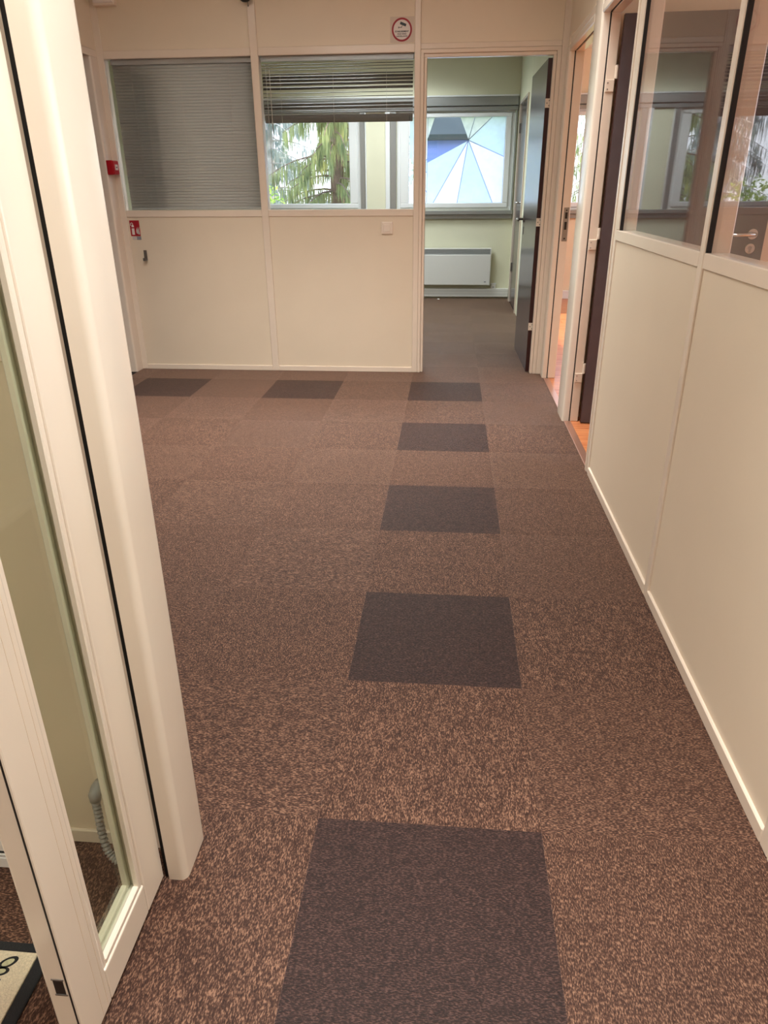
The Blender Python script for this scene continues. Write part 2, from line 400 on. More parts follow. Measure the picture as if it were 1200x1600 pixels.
# --- back partition (faces the hall at y = YB)
wb = struct('wall_back', 'cream partition with two glazed upper bays across the end of the hall')
yb0, yb1 = YB, YB+TH
box('post', (XL-0.01, -2.115), (yb0, yb1), (0, ZC), 'cream_paint', wb, 0.003)
box('post', (-1.103, -1.052), (yb0-0.004, yb1), (0, ZC), 'cream_paint', wb, 0.003)
box('post', (-0.012, 0.028), (yb0-0.004, yb1), (0, ZC), 'cream_paint', wb, 0.003)
for x0, x1 in ((-2.115, -1.103), (-1.052, -0.012)):
    box('base_rail', (x0, x1), (yb0-0.002, yb1), (0, 0.038), 'cream_paint', wb)
    box('panel', (x0, x1), (yb0+0.006, yb1-0.006), (0.036, 1.118), 'cream_panel', wb, 0.001)
    box('rail', (x0, x1), (yb0, yb1), (1.116, 1.162), 'cream_paint', wb, 0.003)
    box('glass_pane', (x0, x1), (yb0+0.012, yb0+0.018), (1.160, 2.106), 'clear_glass', wb, 0)
    box('rail', (x0, x1), (yb0, yb1), (2.104, 2.152), 'cream_paint', wb, 0.003)
    box('panel', (x0, x1), (yb0+0.006, yb1-0.006), (2.150, ZC), 'cream_panel', wb, 0.001)
# reveals of the door opening
box('door_jamb', (0.0285, 0.050), (yb0-0.006, yb1+0.01), (0, 2.105), 'cream_paint', wb, 0.004, 2)
box('door_jamb', (0.0505, 0.070), (yb0+0.004, yb1+0.012), (0, 2.075), 'cream_paint', wb, 0.005, 2)
box('door_jamb', (0.884, 0.905), (yb0+0.004, yb1-0.02), (0, 2.075), 'cream_paint', wb, 0.005, 2)
box('door_jamb', (0.9055, 0.932), (yb0-0.006, yb1+0.01), (0, 2.105), 'cream_paint', wb, 0.004, 2)
box('corner_post', (0.9325, XR+0.05), (yb0-0.002, yb1), (0, ZC), 'cream_paint', wb, 0.002)
box('door_head', (0.0505, 0.9045), (yb0+0.004, yb1-0.02), (2.073, 2.094), 'cream_paint', wb, 0.004, 2)
box('door_head', (0.0285, 0.9315), (yb0-0.006, yb1+0.01), (2.0945, 2.118), 'cream_paint', wb, 0.004, 2)
box('rail', (0.028, 0.9325), (yb0, yb1), (2.1185, 2.152), 'cream_paint', wb, 0.003)
box('panel', (0.028, 0.9325), (yb0+0.006, yb1-0.006), (2.150, ZC), 'cream_panel', wb, 0.001)

# --- right partition (faces the hall at x = XR)
wr = struct('wall_right', 'cream partition with solid lower panels and clear glass above')
x0, x1 = XR, XR+TH
def rbox(name, y, z, m='cream_paint', dx=0.0, bev=0.003, xa=None, xb=None):
    return box(name, ((x0+dx) if xa is None else xa, x1 if xb is None else xb), y, z, m, wr, bev)
bays = [(-3.6, -2.62), (-2.58, -1.58), (-1.54, -0.53), (-0.49, 0.516), (0.556, 1.70)]
for a, b in bays:
    rbox('base_rail', (a, b), (0, 0.040), dx=-0.002)
    rbox('panel', (a, b), (0.038, 1.089), 'cream_panel', dx=0.006, bev=0.001)
    rbox('rail', (a, b), (1.087, 1.130))
    g0, g1 = a+(0.0), b-(0.045 if b == 1.70 else 0.0)
    box('glass_pane', (x0+0.010, x0+0.016), (g0, g1), (1.128, 2.106), 'clear_glass', wr, 0)
    box('gasket', (x0+0.003, x0+0.017), (g1-0.006, g1+0.0005), (1.129, 2.105), 'gasket', wr, 0)
    rbox('rail', (a, b), (2.104, 2.152))
    rbox('panel', (a, b), (2.150, ZC), 'cream_panel', dx=0.006, bev=0.001)
for a, b in ((-2.62, -2.58), (-1.58, -1.54), (-0.53, -0.49), (0.516, 0.556)):
    rbox('post', (a, b), (0, ZC), dx=-0.001)
rbox('stile', (1.655, 1.70), (1.130, 2.104))
rbox('post', (1.70, 1.745), (0, ZC), dx=0.001)
rbox('door_jamb', (1.7455, 1.772), (0, 2.105), dx=-0.003, xb=x1+0.02)
rbox('door_jamb', (1.7725, 1.800), (0, 2.105), dx=0.004, xb=x1+0.03)
# mullion between the two side doors: wide face to the hall with rounded edges
prism('door_jamb', rounded(x0-0.004, x0+0.036, 2.592, 2.812, 0.014, ('ll', 'ul')), 0, ZC, 'white_lacquer', wr, True)
for y0_, y1_, ym in ((2.5925, 2.70, 2.596), (2.70, 2.8115, 2.808)):
    box('gasket', (x0+0.0365, x0+0.043), (min(ym, 2.70), max(ym, 2.70)), (0, 2.072), 'gasket', wr, 0)
box('door_jamb', (x0+0.0435, x0+0.092), (2.594, 2.810), (0, ZC), 'cream_paint', wr, 0.003)
# far jamb of the second side door
prism('door_jamb', rounded(x0-0.004, x0+0.030, 3.676, 3.792, 0.012, ('ll',)), 0, 2.105, 'cream_paint', wr, True)
box('gasket', (x0+0.0305, x0+0.037), (3.680, 3.79), (0, 2.072), 'gasket', wr, 0)
box('door_jamb', (x0+0.0375, x0+0.092), (3.674, 3.792), (0, 2.105), 'cream_paint', wr, 0.003)
for ya, yb_ in ((1.80, 2.592), (2.812, 3.674)):
    box('door_head', (x0-0.004, x0+0.036), (ya, yb_), (2.072, 2.110), 'cream_paint', wr, 0.005)
    box('gasket', (x0+0.0365, x0+0.043), (ya, yb_), (2.076, 2.108), 'gasket', wr, 0)
    box('door_head', (x0+0.0435, x0+0.092), (ya, yb_), (2.072, 2.110), 'cream_paint', wr, 0.003)
    box('rail', (x0, x1), (ya, yb_), (2.1105, 2.152), 'cream_paint', wr, 0.003)
    box('panel', (x0+0.006, x1-0.006), (ya, yb_), (2.150, ZC), 'cream_panel', wr, 0.001)
box('panel', (x0+0.006, x1-0.006), (1.745, 1.80), (2.106, ZC), 'cream_panel', wr, 0.001)
box('panel', (x0+0.006, x1-0.006), (3.674, 3.80), (2.106, ZC), 'cream_panel', wr, 0.001)
# strike plate on the far jamb, with its two slots and screws
sp_ = box('strike_plate', (x0+0.050, x0+0.086), (3.6715, 3.6745), (0.955, 1.170), 'steel', wr, 0.001)
for z_, h_ in ((1.03, 0.05), (1.10, 0.04)):
    o = box('slot', (-0.008, 0.008), (-0.0022, 0.0), (z_-0.955, z_-0.955+h_), 'black_plastic', sp_, 0)
for z_ in (0.018, 0.197):
    box('screw', (-0.005, 0.005), (-0.0025, 0.0), (z_-0.005, z_+0.005), 'black_plastic', sp_, 0.002)

# --- left wall of the hall
wl = struct('wall_left', 'cream partition along the left of the hall with a dark door')
xl0, xl1 = XL-TH, XL
prism('door_jamb', rounded(XL-0.075, XL, 3.69, 3.80, 0.014, ('lr',)), 0, 2.11, 'cream_paint', wl, True)
box('gasket', (XL-0.086, XL-0.0755), (3.694, 3.80), (0, 2.10), 'gasket', wl, 0)
box('panel', (xl0, XL-0.003), (2.86, 3.80), (2.155, ZC), 'cream_panel', wl, 0.001)
box('rail', (xl0, XL), (2.86, 3.80), (2.11, 2.154), 'cream_paint', wl, 0.003)
box('door_jamb', (xl0-0.005, XL), (2.78, 2.86), (0, 2.11), 'cream_paint', wl, 0.003)
box('panel', (xl0, XL-0.003), (YN+0.07, 2.78), (0, ZC), 'cream_panel', wl, 0.001)
box('panel', (xl0, XL-0.003), (2.78, 2.86), (2.11, ZC), 'cream_panel', wl, 0.001)
box('panel', (xl0, XL-0.003), (YE, YN+0.07), (0, ZC), 'cream_panel', wl, 0.001)
d5 = struct('door_5', 'closed dark door in the left wall of the hall')
box('leaf', (XL-0.13, XL-0.0865), (2.84, 3.72), (0.008, 2.13), 'dark_laminate', d5, 0.001)

# --- cross partition with the narrow glass door
wn = struct('wall_near', 'cream cross partition beside the open glass door')
yn0, yn1 = YN, YN+TH
box('base_rail', (XL, -0.33), (yn0-0.002, yn1), (0, 0.036), 'cream_paint', wn)
box('panel', (XL, -0.33), (yn0+0.004, yn1-0.004), (0.034, 1.058), 'cream_panel', wn, 0.001)
box('rail', (XL, -0.33), (yn0, yn1), (1.056, 1.103), 'cream_paint', wn, 0.003)
box('glass_pane', (XL, -0.33), (yn0+0.012, yn0+0.018), (1.101, 2.08), 'clear_glass', wn, 0)
box('rail', (XL, -0.33), (yn0, yn1), (2.078, 2.13), 'cream_paint', wn, 0.003)
box('panel', (XL, XR), (yn0+0.004, yn1-0.004), (2.128, ZC), 'cream_panel', wn, 0.001)
prism('door_jamb', rounded(-0.281, -0.2425, -0.682, -0.5645, 0.015, ('lr', 'ur'), 8), 0, 2.10, 'white_lacquer', wn, True)
box('gasket', (-0.291, -0.2815), (-0.676, -0.552), (0, 2.10), 'gasket', wn, 0)
box('post', (-0.335, -0.2915), (yn0-0.004, -0.552), (0, 2.128), 'cream_paint', wn, 0.002)
box('door_head', (-0.281, XR), (-0.66, -0.552), (2.075, 2.128), 'cream_paint', wn, 0.004)
# thicker white section with a ribbed plinth further along
box('panel', (XL+0.01, -0.60), (-0.682, yn0-0.0025), (0.045, 0.95), 'heater_white', wn, 0.003)
pl = box('plinth', (XL+0.01, -0.60), (-0.684, yn0-0.0025), (0, 0.030), 'heater_white', wn, 0.002)
box('gasket', (XL+0.01, -0.60), (-0.680, yn0-0.0025), (0.0305, 0.0345), 'gasket', wn, 0)
box('plinth', (XL+0.01, -0.60), (-0.684, yn0-0.0025), (0.035, 0.0385), 'heater_white', wn, 0)
box('gasket', (XL+0.01, -0.60), (-0.680, yn0-0.0025), (0.039, 0.0445), 'gasket', wn, 0)

# --- entrance end wall with a glazed opening
we = struct('wall_front', 'cream end wall of the entrance')
box('panel', (XL-0.07, XE), (YE-0.15, YE), (0, ZC), 'warm_plaster', we, 0)

# --- office behind the back partition and the side rooms
wo_ = struct('wall_office_right', 'pale partition at the right of the office behind the hall')
box('panel', (1.0, 1.06), (YB+TH, 6.66), (0, ZC), 'plaster', wo_, 0)
box('panel', (1.0, 1.06), (6.66, 7.62), (2.16, ZC), 'plaster', wo_, 0)
box('panel', (1.0, 1.06), (7.62, YF), (0, ZC), 'plaster', wo_, 0)
for a, b in ((6.66, 6.69), (7.585, 7.62)):
    box('door_jamb', (0.985, 1.062), (a, b), (0, 2.16), 'cream_paint', wo_, 0.002)
box('door_head', (0.985, 1.062), (6.69, 7.585), (2.135, 2.16), 'cream_paint', wo_, 0.002)
wol = struct('wall_office_left', 'pale wall at the left of the office, carried on unseen past the hall to block sky')
box('panel', (XL-1.55, XL-1.48), (YE, YF), (0, ZC), 'plaster', wol, 0)  # stretch beside hall and entrance added to stop sky light leaking in
box('panel', (XL-1.48, XL-TH), (YE-0.15, YE), (0, ZC), 'plaster', wol, 0)  # unseen end piece, added to close off the sky
box('panel', (XL-1.48, XL), (YB+TH, YB+TH+0.06), (0, ZC), 'plaster', wol, 0)
wd = struct('wall_rooms', 'pale partition between the two side rooms')
box('panel', (XR+0.092, XE), (2.69, 2.76), (0, ZC), 'warm_plaster', wd, 0)

# ------------------------------------------------------------------ facade with windows
wfar = struct('wall_far', 'pale outer wall of the office with grey window band')
y0f, y1f = YF, YF+0.22
WZ0, WZ1 = 1.04, 2.11
def wall_piece(xa, xb, za, zb, m='plaster'): return box('wall_panel', (xa, xb), (y0f, y1f), (za, zb), m, wfar, 0)
openings = [(-2.26, -0.86, 'plaster'), (-0.42, 0.975, 'plaster'), (1.40, 2.75, 'warm_plaster')]
wall_piece(XL-1.55, 1.03, 0, WZ0-0.001); wall_piece(XL-1.55, 1.03, WZ1+0.001, ZC)
wall_piece(1.03, XE, 0, WZ0-0.001, 'warm_plaster'); wall_piece(1.03, XE, WZ1+0.001, ZC, 'warm_plaster')
for a, b, m in ((XL-1.55, -2.26, 'plaster'), (-0.86, -0.42, 'plaster'), (0.975, 1.03, 'plaster'), (1.03, 1.40, 'warm_plaster'), (2.75, XE, 'warm_plaster')):
    wall_piece(a, b, WZ0, WZ1, m)
tr_ = struct('trim_1', 'grey metal band over and under the office windows')
# grey band above and sill below, posts beside the windows
for a, b in ((XL-1.4, 0.99), (1.07, XE-0.02)):
    box('shutter_box', (a, b), (YF-0.05, YF), (2.155, 2.245), 'grey_aluminium', tr_, 0.004)
    box('shutter_rail', (a, b), (YF-0.03, YF), (2.105, 2.150), 'grey_aluminium', tr_, 0.004)
    box('top_trim', (a, b), (YF-0.055, YF), (2.2455, 2.262), 'white_pvc', tr_, 0.002)
    box('sill', (a, b), (YF-0.07, YF), (0.995, 1.038), 'grey_aluminium', tr_, 0.004)
    box('sill_rail', (a, b), (YF-0.035, YF), (0.945, 0.994), 'grey_aluminium', tr_, 0.004)
for a, b, m in ((-0.86, -0.805, 'grey_aluminium'), (-0.80, -0.785, 'white_pvc'), (-0.555, -0.50, 'white_pvc'), (-0.495, -0.425, 'grey_aluminium'), (0.965, 0.985, 'grey_aluminium')):
    box('window_post', (a, b), (YF-0.03, YF), (1.039, 2.104), m, tr_, 0.003)
bb = box('baseboard_back', (XL-1.4, 0.998), (YF-0.055, YF-0.001), (0.022, 0.125), 'heater_white', None, 0.004)
tag(bb, 'pale cable trunking along the foot of the window wall', kind='structure')
for zz in (0.035, 0.07):
    box('groove', ((XL-1.4-0.998)/2, (0.998-XL+1.4)/2), (-0.0285, -0.0265), (zz, zz+0.003), 'heater_grille', bb, 0)
b2 = box('baseboard_right', (1.06, XE), (YF-0.03, YF-0.001), (0.0, 0.10), 'white_pvc', None, 0.003)
tag(b2, 'white baseboard of the side room', kind='structure')

def window(name, xa, xb, fl, fr, label, inner=True):
    """outer frame, sash and pane between xa and xb; fl, fr = visible frame widths"""
    t = struct(name, label)
    z0_, z1_ = WZ0, WZ1
    for nm, X, Z in (('frame_rail', (xa, xb), (z0_, z0_+0.035)), ('frame_rail', (xa, xb), (z1_-0.03, z1_)), ('frame_stile', (xa, xa+0.05), (z0_+0.035, z1_-0.03)), ('frame_stile', (xb-0.05, xb), (z0_+0.035, z1_-0.03))):
        box(nm, X, (YF+0.02, YF+0.09), Z, 'white_pvc', t, 0.003)
    sa, sb, za, zb = xa+0.04, xb-0.04, z0_+0.028, z1_-0.024
    for nm, X, Z in (('sash_rail', (sa, sb), (za, za+0.055)), ('sash_rail', (sa, sb), (zb-0.042, zb)), ('sash_stile', (sa, xa+fl), (za+0.055, zb-0.042)), ('sash_stile', (xb-fr, sb), (za+0.055, zb-0.042))):
        box(nm, X, (YF, YF+0.07), Z, 'white_pvc', t, 0.006)
    box('pane', (xa+fl-0.005, xb-fr+0.005), (YF+0.03, YF+0.036), (za+0.05, zb-0.038), 'clear_glass', t, 0)
    return t
w1 = window('window_1', -2.26, -0.86, 0.12, 0.135, 'white framed office window looking out on conifers')
w2 = window('window_2', -0.42, 0.965, 0.145, 0.105, 'white framed office window with frosted star-cut film')
w3 = window('window_3', 1.40, 2.75, 0.12, 0.12, 'white framed window of the side room')
box('hinge', (-0.865, -0.855), (YF-0.006, YF), (1.12, 1.20), 'white_pvc', w1, 0.002)
# frosted film pieces, laid between clear lines that radiate from one point
CX, CZ = 0.428, 1.805
G0x, G1x, G0z, G1z = -0.27, 0.855, 1.125, 2.05
def clip_poly(poly, n, d):
    out = []
    for i in range(len(poly)):
        a, b = poly[i], poly[(i+1) % len(poly)]
        fa, fb = a[0]*n[0]+a[1]*n[1]-d, b[0]*n[0]+b[1]*n[1]-d
        if fa >= 0: out.append(a)
        if fa*fb < 0:
            t = fa/(fa-fb); out.append((a[0]+t*(b[0]-a[0]), a[1]+t*(b[1]-a[1])))
    return out
rect = [(G0x, G0z), (G1x, G0z), (G1x, G1z), (G0x, G1z)]
def sector(c, t0, t1, region, m, gap=0.0045):
    a, b = (math.cos(t0), math.sin(t0)), (math.cos(t1), math.sin(t1))
    n0 = (-a[1], a[0]); n1 = (b[1], -b[0])
    p = clip_poly(region, n0, n0[0]*c[0]+n0[1]*c[1]+gap)
    if p: p = clip_poly(p, n1, n1[0]*c[0]+n1[1]*c[1]+gap)
    if len(p) > 2: plate('film_piece', p, YF+0.0295, 0.0008, m, w2)
ang = lambda x, z: math.atan2(z-CZ, x-CX)
rays = [ang(0.051, 1.168), ang(0.321, 1.145), ang(0.687, 1.249), ang(0.817, 1.643), ang(0.648, 2.0), ang(0.50, 2.049), ang(0.32, 2.05)]
mats = ['frosted_film', 'pale_film', 'frosted_film', 'pale_film', 'thin_film', 'thin_film']
XS = -0.055                    # the second star starts left of here
big = clip_poly(rect, (1, 0), XS+0.003)
for k in range(6): sector((CX, CZ), rays[k], rays[k+1], big, mats[k])
lowl = math.atan2(1.57-CZ, -0.058-CX) + 2*math.pi       # lower edge of the clear sector
sector((CX, CZ), lowl, rays[0]+2*math.pi, big, 'pale_film')
plate('film_piece', [(XS+0.003, 1.825), (0.028, 2.05), (XS+0.003, 2.05)], YF+0.0295, 0.0008, 'thin_film', w2)
c2 = (-0.198, 1.488); left = clip_poly(rect, (-1, 0), -(XS-0.003))
r2 = [math.radians(a) for a in (-60, -10, 40, 85, 118, 168, 196, 222, 252, 300)]
for k in range(9): sector(c2, r2[k], r2[k+1], left, ['frosted_film', 'pale_film'][k % 2], 0.004)

# --- outer wall of the side rooms, with unseen windows added for daylight
wx_ = struct('wall_outer', 'outer wall of the side rooms with windows added for daylight')
def xpiece(ya, yb, za, zb): box('wall_panel', (XE, XE+0.2), (ya, yb), (za, zb), 'warm_plaster', wx_, 0)
xpiece(YE, YF+0.2, 0, 0.95); xpiece(YE, YF+0.2, 2.2, ZC)
ops = [(0.2, 2.3), (3.4, 7.2), (-3.0, -0.4)]
xpiece(YE, -3.0, 0.95, 2.2); xpiece(-0.4, 0.2, 0.95, 2.2); xpiece(2.3, 3.4, 0.95, 2.2); xpiece(7.2, YF+0.2, 0.95, 2.2)
for k, (a, b) in enumerate(ops):
    t = struct('window_%d' % (4+k), 'unseen white framed window added in the outer wall for daylight')
    for nm, Y, Z in (('frame_rail', (a, b), (0.95, 1.0)), ('frame_rail', (a, b), (2.15, 2.2)), ('frame_stile', (a, a+0.05), (1.0, 2.15)), ('frame_stile', (b-0.05, b), (1.0, 2.15)), ('frame_stile', ((a+b)/2-0.03, (a+b)/2+0.03), (1.0, 2.15))):
        box(nm, (XE+0.05, XE+0.12), Y, Z, 'white_pvc', t, 0.003)
    box('pane', (XE+0.08, XE+0.086), (a, b), (0.98, 2.18), 'clear_glass', t, 0)

# light portals: guide sky sampling through the openings (they emit nothing)
def portal(loc, direction, sx_, sy_):
    d = bpy.data.lights.new('window_portal', 'AREA'); d.shape = 'RECTANGLE'; d.size = sx_; d.size_y = sy_; d.cycles.is_portal = True
    o = bpy.data.objects.new('window_portal', d); C.objects.link(o); o.location = loc
    o.rotation_euler = Vector(direction).to_track_quat('-Z', 'Y').to_euler()
portal((-1.56, YF+0.25, 1.575), (0, -1, 0), 1.4, 1.07); portal((0.28, YF+0.25, 1.575), (0, -1, 0), 1.4, 1.07)
portal((2.07, YF+0.25, 1.575), (0, -1, 0), 1.35, 1.07)
portal((XE+0.22, 1.25, 1.575), (-1, 0, 0), 2.1, 1.25); portal((XE+0.22, 5.3, 1.575), (-1, 0, 0), 3.8, 1.25)
portal((XE+0.22, -1.7, 1.575), (-1, 0, 0), 2.6, 1.25)

# ------------------------------------------------------------------ doors
def lever(parent, x, y, z, side, towards, m='chrome', plate_below=True):
    """rose + lever on a leaf face whose outward normal is side along local Y; lever points to 'towards' along local X"""
    bm = bmesh.new(); tube(bm, [(x, y, z), (x, y+side*0.009, z)], 0.026, 20)
    r = link('handle_rose', mesh_of(bm, 'handle_rose'), m, parent)
    bm = bmesh.new()
    P = [(x, y+side*0.008, z), (x, y+side*0.045, z), (x+towards*0.012, y+side*0.056, z), (x+towards*0.03, y+side*0.058, z), (x+towards*0.125, y+side*0.056, z-0.003)]
    tube(bm, P, 0.0095, 12); link('handle_lever', mesh_of(bm, 'handle_lever', True), m, r)
    if plate_below:
        bm = bmesh.new(); tube(bm, [(x, y, z-0.072), (x, y+side*0.008, z-0.072)], 0.025, 20)
        k = link('lock_rose', mesh_of(bm, 'lock_rose'), m, parent)
        bm = bmesh.new(); tube(bm, [(x, y+side*0.007, z-0.068), (x, y+side*0.012, z-0.068)], 0.009, 12)
        bbox(bm, (x-0.005, x+0.005), (min(y+side*0.007, y+side*0.012), max(y+side*0.007, y+side*0.012)), (z-0.094, z-0.070))
        link('lock_cylinder', mesh_of(bm, 'lock_cylinder'), 'steel', k)
def leaf(name, label, loc, rz, width, th, y_front, height=2.05, edge='maroon_edge'):
    """door leaf along local +X from the hinge; local y from y_front to y_front+th"""
    t = struct(name, label); t.location = loc; t.rotation_euler = (0, 0, rz)
    box('leaf', (0.001, width-0.001), (y_front, y_front+th), (0.008, height), 'dark_laminate', t, 0.0008)
    box('edge_band', (-0.0008, 0.001), (y_front+0.0008, y_front+th-0.0008), (0.008, height), edge, t, 0)
    box('edge_band', (width-0.001, width+0.0008), (y_front+0.0008, y_front+th-0.0008), (0.008, height), edge, t, 0)
    return t
def hinge(parent, x, y, z, wing):
    """knuckle with two rings and a wing plate with screws, in the parent's frame"""
    bm = bmesh.new(); tube(bm, [(x, y, z-0.045), (x, y, z+0.045)], 0.008, 10)
    h = link('hinge', mesh_of(bm, 'hinge', False), 'cream_paint', parent)
    box('hinge_wing', wing[0], wing[1], (z-0.03, z+0.03), 'cream_paint', h, 0.001)
    return h
# back door: open into the office, hinged on the right jamb; local X runs away from the hall
d1 = leaf('door_1', 'dark laminate door standing open into the office', (0.897, 3.852, 0), math.radians(91.0), 0.875, 0.040, 0.0, 2.062)
lever(d1, 0.80, 0.040, 1.062, 1, -1, 'steel', False)
box('keyhole_plate', (0.785, 0.815), (0.0398, 0.0425), (0.945, 1.005), 'black_plastic', d1, 0.001)
for z_ in (1.805, 1.07, 0.345):
    hb = box('hinge', (0.856, 0.892), (3.8475, 3.851), (z_-0.027, z_+0.027), 'cream_paint', wb, 0.001)
    for a, b in ((0.008, 0.012), (-0.006, 0.027), (0.008, 0.042)):
        box('screw', (a-0.003, a+0.003), (-0.0032, -0.0015), (b-0.003, b+0.003), 'black_plastic', hb, 0.001)
# side room door: open into the room, hinged on the mullion
d2 = leaf('door_2', 'dark laminate door standing open into the side room', (1.068, 2.548, 0), math.radians(-2.0), 0.84, 0.040, 0.0, 2.060)
lever(d2, 0.775, 0.0, 1.065, -1, -1)
for z_ in (1.82, 1.065, 0.325):
    hinge(wr, 1.063, 2.583, z_, ((0, 0), (0, 0))) if False else None
    hb = box('hinge', (1.013, 1.058), (2.588, 2.5935), (z_-0.085, z_-0.03), 'cream_paint', wr, 0.002)
    for b in (0.012, 0.040):
        box('screw', (-0.013, -0.007), (-0.0042, -0.0026), (b-0.003, b+0.003), 'steel', hb, 0.001)
    bm = bmesh.new(); tube(bm, [(1.062, 2.582, z_-0.028), (1.062, 2.582, z_+0.03)], 0.009, 12)
    link('hinge_knuckle', mesh_of(bm, 'hinge_knuckle'), 'cream_paint', wr)
# office side door, closed
d4 = struct('door_4', 'closed dark door in the right wall of the office')
box('leaf', (1.004, 1.044), (6.692, 7.583), (0.008, 2.133), 'dark_laminate', d4, 0.001)
t4 = link('handle', None, None, d4, (1.004, 6.84, 0), math.radians(90))
lever(t4, 0.0, 0.0, 1.14, 1, 1, 'chrome', False)
for z_ in (1.90, 0.41):
    box('hinge', (0.990, 1.006), (7.575, 7.592), (z_-0.05, z_+0.05), 'steel', d4, 0.002)

# narrow glass leaf in the foreground: local X from the hinge towards the viewer, local Y across its thickness
d3 = struct('door_3', 'narrow white framed glass door leaf standing open beside its post')
LX = -0.290; LY0, LY1 = -1.017, -0.684; LT = 0.040
def dbox(name, y, z, m='white_lacquer', xa=LX-LT, xb=LX, bev=0.003, seg=2): return box(name, (xa, xb), y, z, m, d3, bev, seg)
dbox('lock_stile', (LY0, LY0+0.086), (0.012, 2.07))
dbox('hinge_stile', (LY1-0.080, LY1), (0.012, 2.07))
dbox('bottom_rail', (LY0+0.0862, LY1-0.0802), (0.012, 0.088))
dbox('top_rail', (LY0+0.0862, LY1-0.0802), (1.99, 2.07))
box('glass_pane', (LX-0.024, LX-0.016), (LY0+0.080, LY1-0.074), (0.082, 1.996), 'door_glass', d3, 0)
ga, gb, gz0, gz1 = LY0+0.0862, LY1-0.0802, 0.0882, 1.9898
for xa, xb in ((LX-0.015, LX-0.003), (LX-LT+0.003, LX-0.025)):
    box('glazing_bead', (xa, xb), (ga, ga+0.012), (gz0, gz1), 'white_lacquer', d3, 0.002)
    box('glazing_bead', (xa, xb), (gb-0.012, gb), (gz0, gz1), 'white_lacquer', d3, 0.002)
    box('glazing_bead', (xa, xb), (ga+0.012, gb-0.012), (gz0, gz0+0.012), 'white_lacquer', d3, 0.002)
    box('glazing_bead', (xa, xb), (ga+0.012, gb-0.012), (gz1-0.012, gz1), 'white_lacquer', d3, 0.002)
for y_ in (LY0+0.055, LY0+0.073):      # fine profile lines on the stile
    box('profile_line', (LX-0.001, LX+0.0004), (y_, y_+0.0008), (0.016, 2.06), 'cream_panel', d3, 0)
dbox('gasket', (LY0-0.0004, LY0+0.004), (0.014, 2.068), 'gasket', LX-0.006, LX-0.003+0.0, 0)
slot = dbox('bolt_slot', (LY0-0.0006, LY0+0.01), (0.163, 0.196), 'black_plastic', LX-0.026, LX-0.010, 0)
dbox('bolt_rim', (LY0-0.0012, LY0+0.002), (0.160, 0.163), 'steel', LX-0.028, LX-0.008, 0)
dbox('bolt_rim', (LY0-0.0012, LY0+0.002), (0.196, 0.199), 'steel', LX-0.028, LX-0.008, 0)

# ------------------------------------------------------------------ venetian blinds behind the back partition glass
SL = {}
def slat_mesh(wd_, m):
    k = (round(wd_, 3), m)
    if k not in SL:
        bm = bmesh.new(); n = 4; W = 0.025
        rows = []
        for s in (0.0, 0.0006):
            for i in range(n+1):
                u = -W/2 + W*i/n; zz = 0.0034*(1-(2*u/W)**2) + s
                rows.append([bm.verts.new((-wd_/2, u, zz)), bm.verts.new((wd_/2, u, zz))])
        for i in range(n):
            bm.faces.new((rows[i][0], rows[i][1], rows[i+1][1], rows[i+1][0]))
            j = n+1+i; bm.faces.new((rows[j][0], rows[j+1][0], rows[j+1][1], rows[j][1]))
        for a, b in ((0, n+1), (n, 2*n+1)): bm.faces.new((rows[a][0], rows[a][1], rows[b][1], rows[b][0]))
        for e in (0, 1):
            bm.faces.new([rows[i][e] for i in range(n+1)] + [rows[n+1+i][e] for i in range(n, -1, -1)])
        SL[k] = mesh_of(bm, 'slat', True); SL[k].materials.append(MATS[m])
    return SL[k]
def blind(xa, xb, label, slats, m, zbot, rail_h, cords):
    xc = (xa+xb)/2; wd_ = xb-xa
    t = thing('venetian_blind', label, 'blind', (xc, YB+0.050, 1.164))
    box('headrail', (-wd_/2, wd_/2), (-0.014, 0.014), (2.072-1.164, 2.1035-1.164), 'grey_aluminium', t, 0.002)
    me = slat_mesh(wd_-0.012, m)
    for z, tilt in slats:
        o = link('slat', me, None, t, (0, 0, z-1.164)); o.rotation_euler = (math.radians(tilt), 0, 0)
    box('bottom_rail', (-wd_/2+0.006, wd_/2-0.006), (-0.012, 0.012), (zbot-1.164, zbot+rail_h-1.164), m, t, 0.003)
    for cx_ in cords:
        bm = bmesh.new(); tube(bm, [(cx_-xc, -0.0155, 2.075-1.164), (cx_-xc, -0.0155, zbot-1.164)], 0.0009, 5)
        link('ladder_cord', mesh_of(bm, 'ladder_cord'), 'cord', t)
    return t
zs = [2.064-0.0192*k for k in range(47)]
bl = blind(-2.088, -1.106, 'grey venetian blind lowered and closed over the whole pane', [(z, 64) for z in zs], 'blind_slat', 1.1645, 0.012, (-1.95, -1.61, -1.27))
pz = lambda py: 2.101-(py-82.0)*0.003835
flat = [94, 98, 102.5]; t1_ = [108.5]; band = [113, 118, 123.5, 130]; flat2 = [137.5, 143.5, 149.5]; band2 = [155, 160]; flat3 = [165, 168]
sl = [(pz(v), 8) for v in flat] + [(pz(v), 22) for v in t1_] + [(pz(v), 46) for v in band] + [(pz(v), 8) for v in flat2] + [(pz(v), 42) for v in band2] + [(pz(v), 8) for v in flat3]
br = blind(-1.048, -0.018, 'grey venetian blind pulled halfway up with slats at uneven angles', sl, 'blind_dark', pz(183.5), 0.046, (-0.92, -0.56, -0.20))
tube_obj('pull_cord', [(-1.015+0.533, -0.017, 0.9), (-1.012+0.533, -0.017, 0.35), (-1.008+0.533, -0.017, 0.06)], 0.0016, 'cord', br, 6)
tube_obj('tilt_wand', [(-0.99+0.533, -0.020, 0.9), (-0.988+0.533, -0.020, 0.45)], 0.0025, 'cord', br, 6)

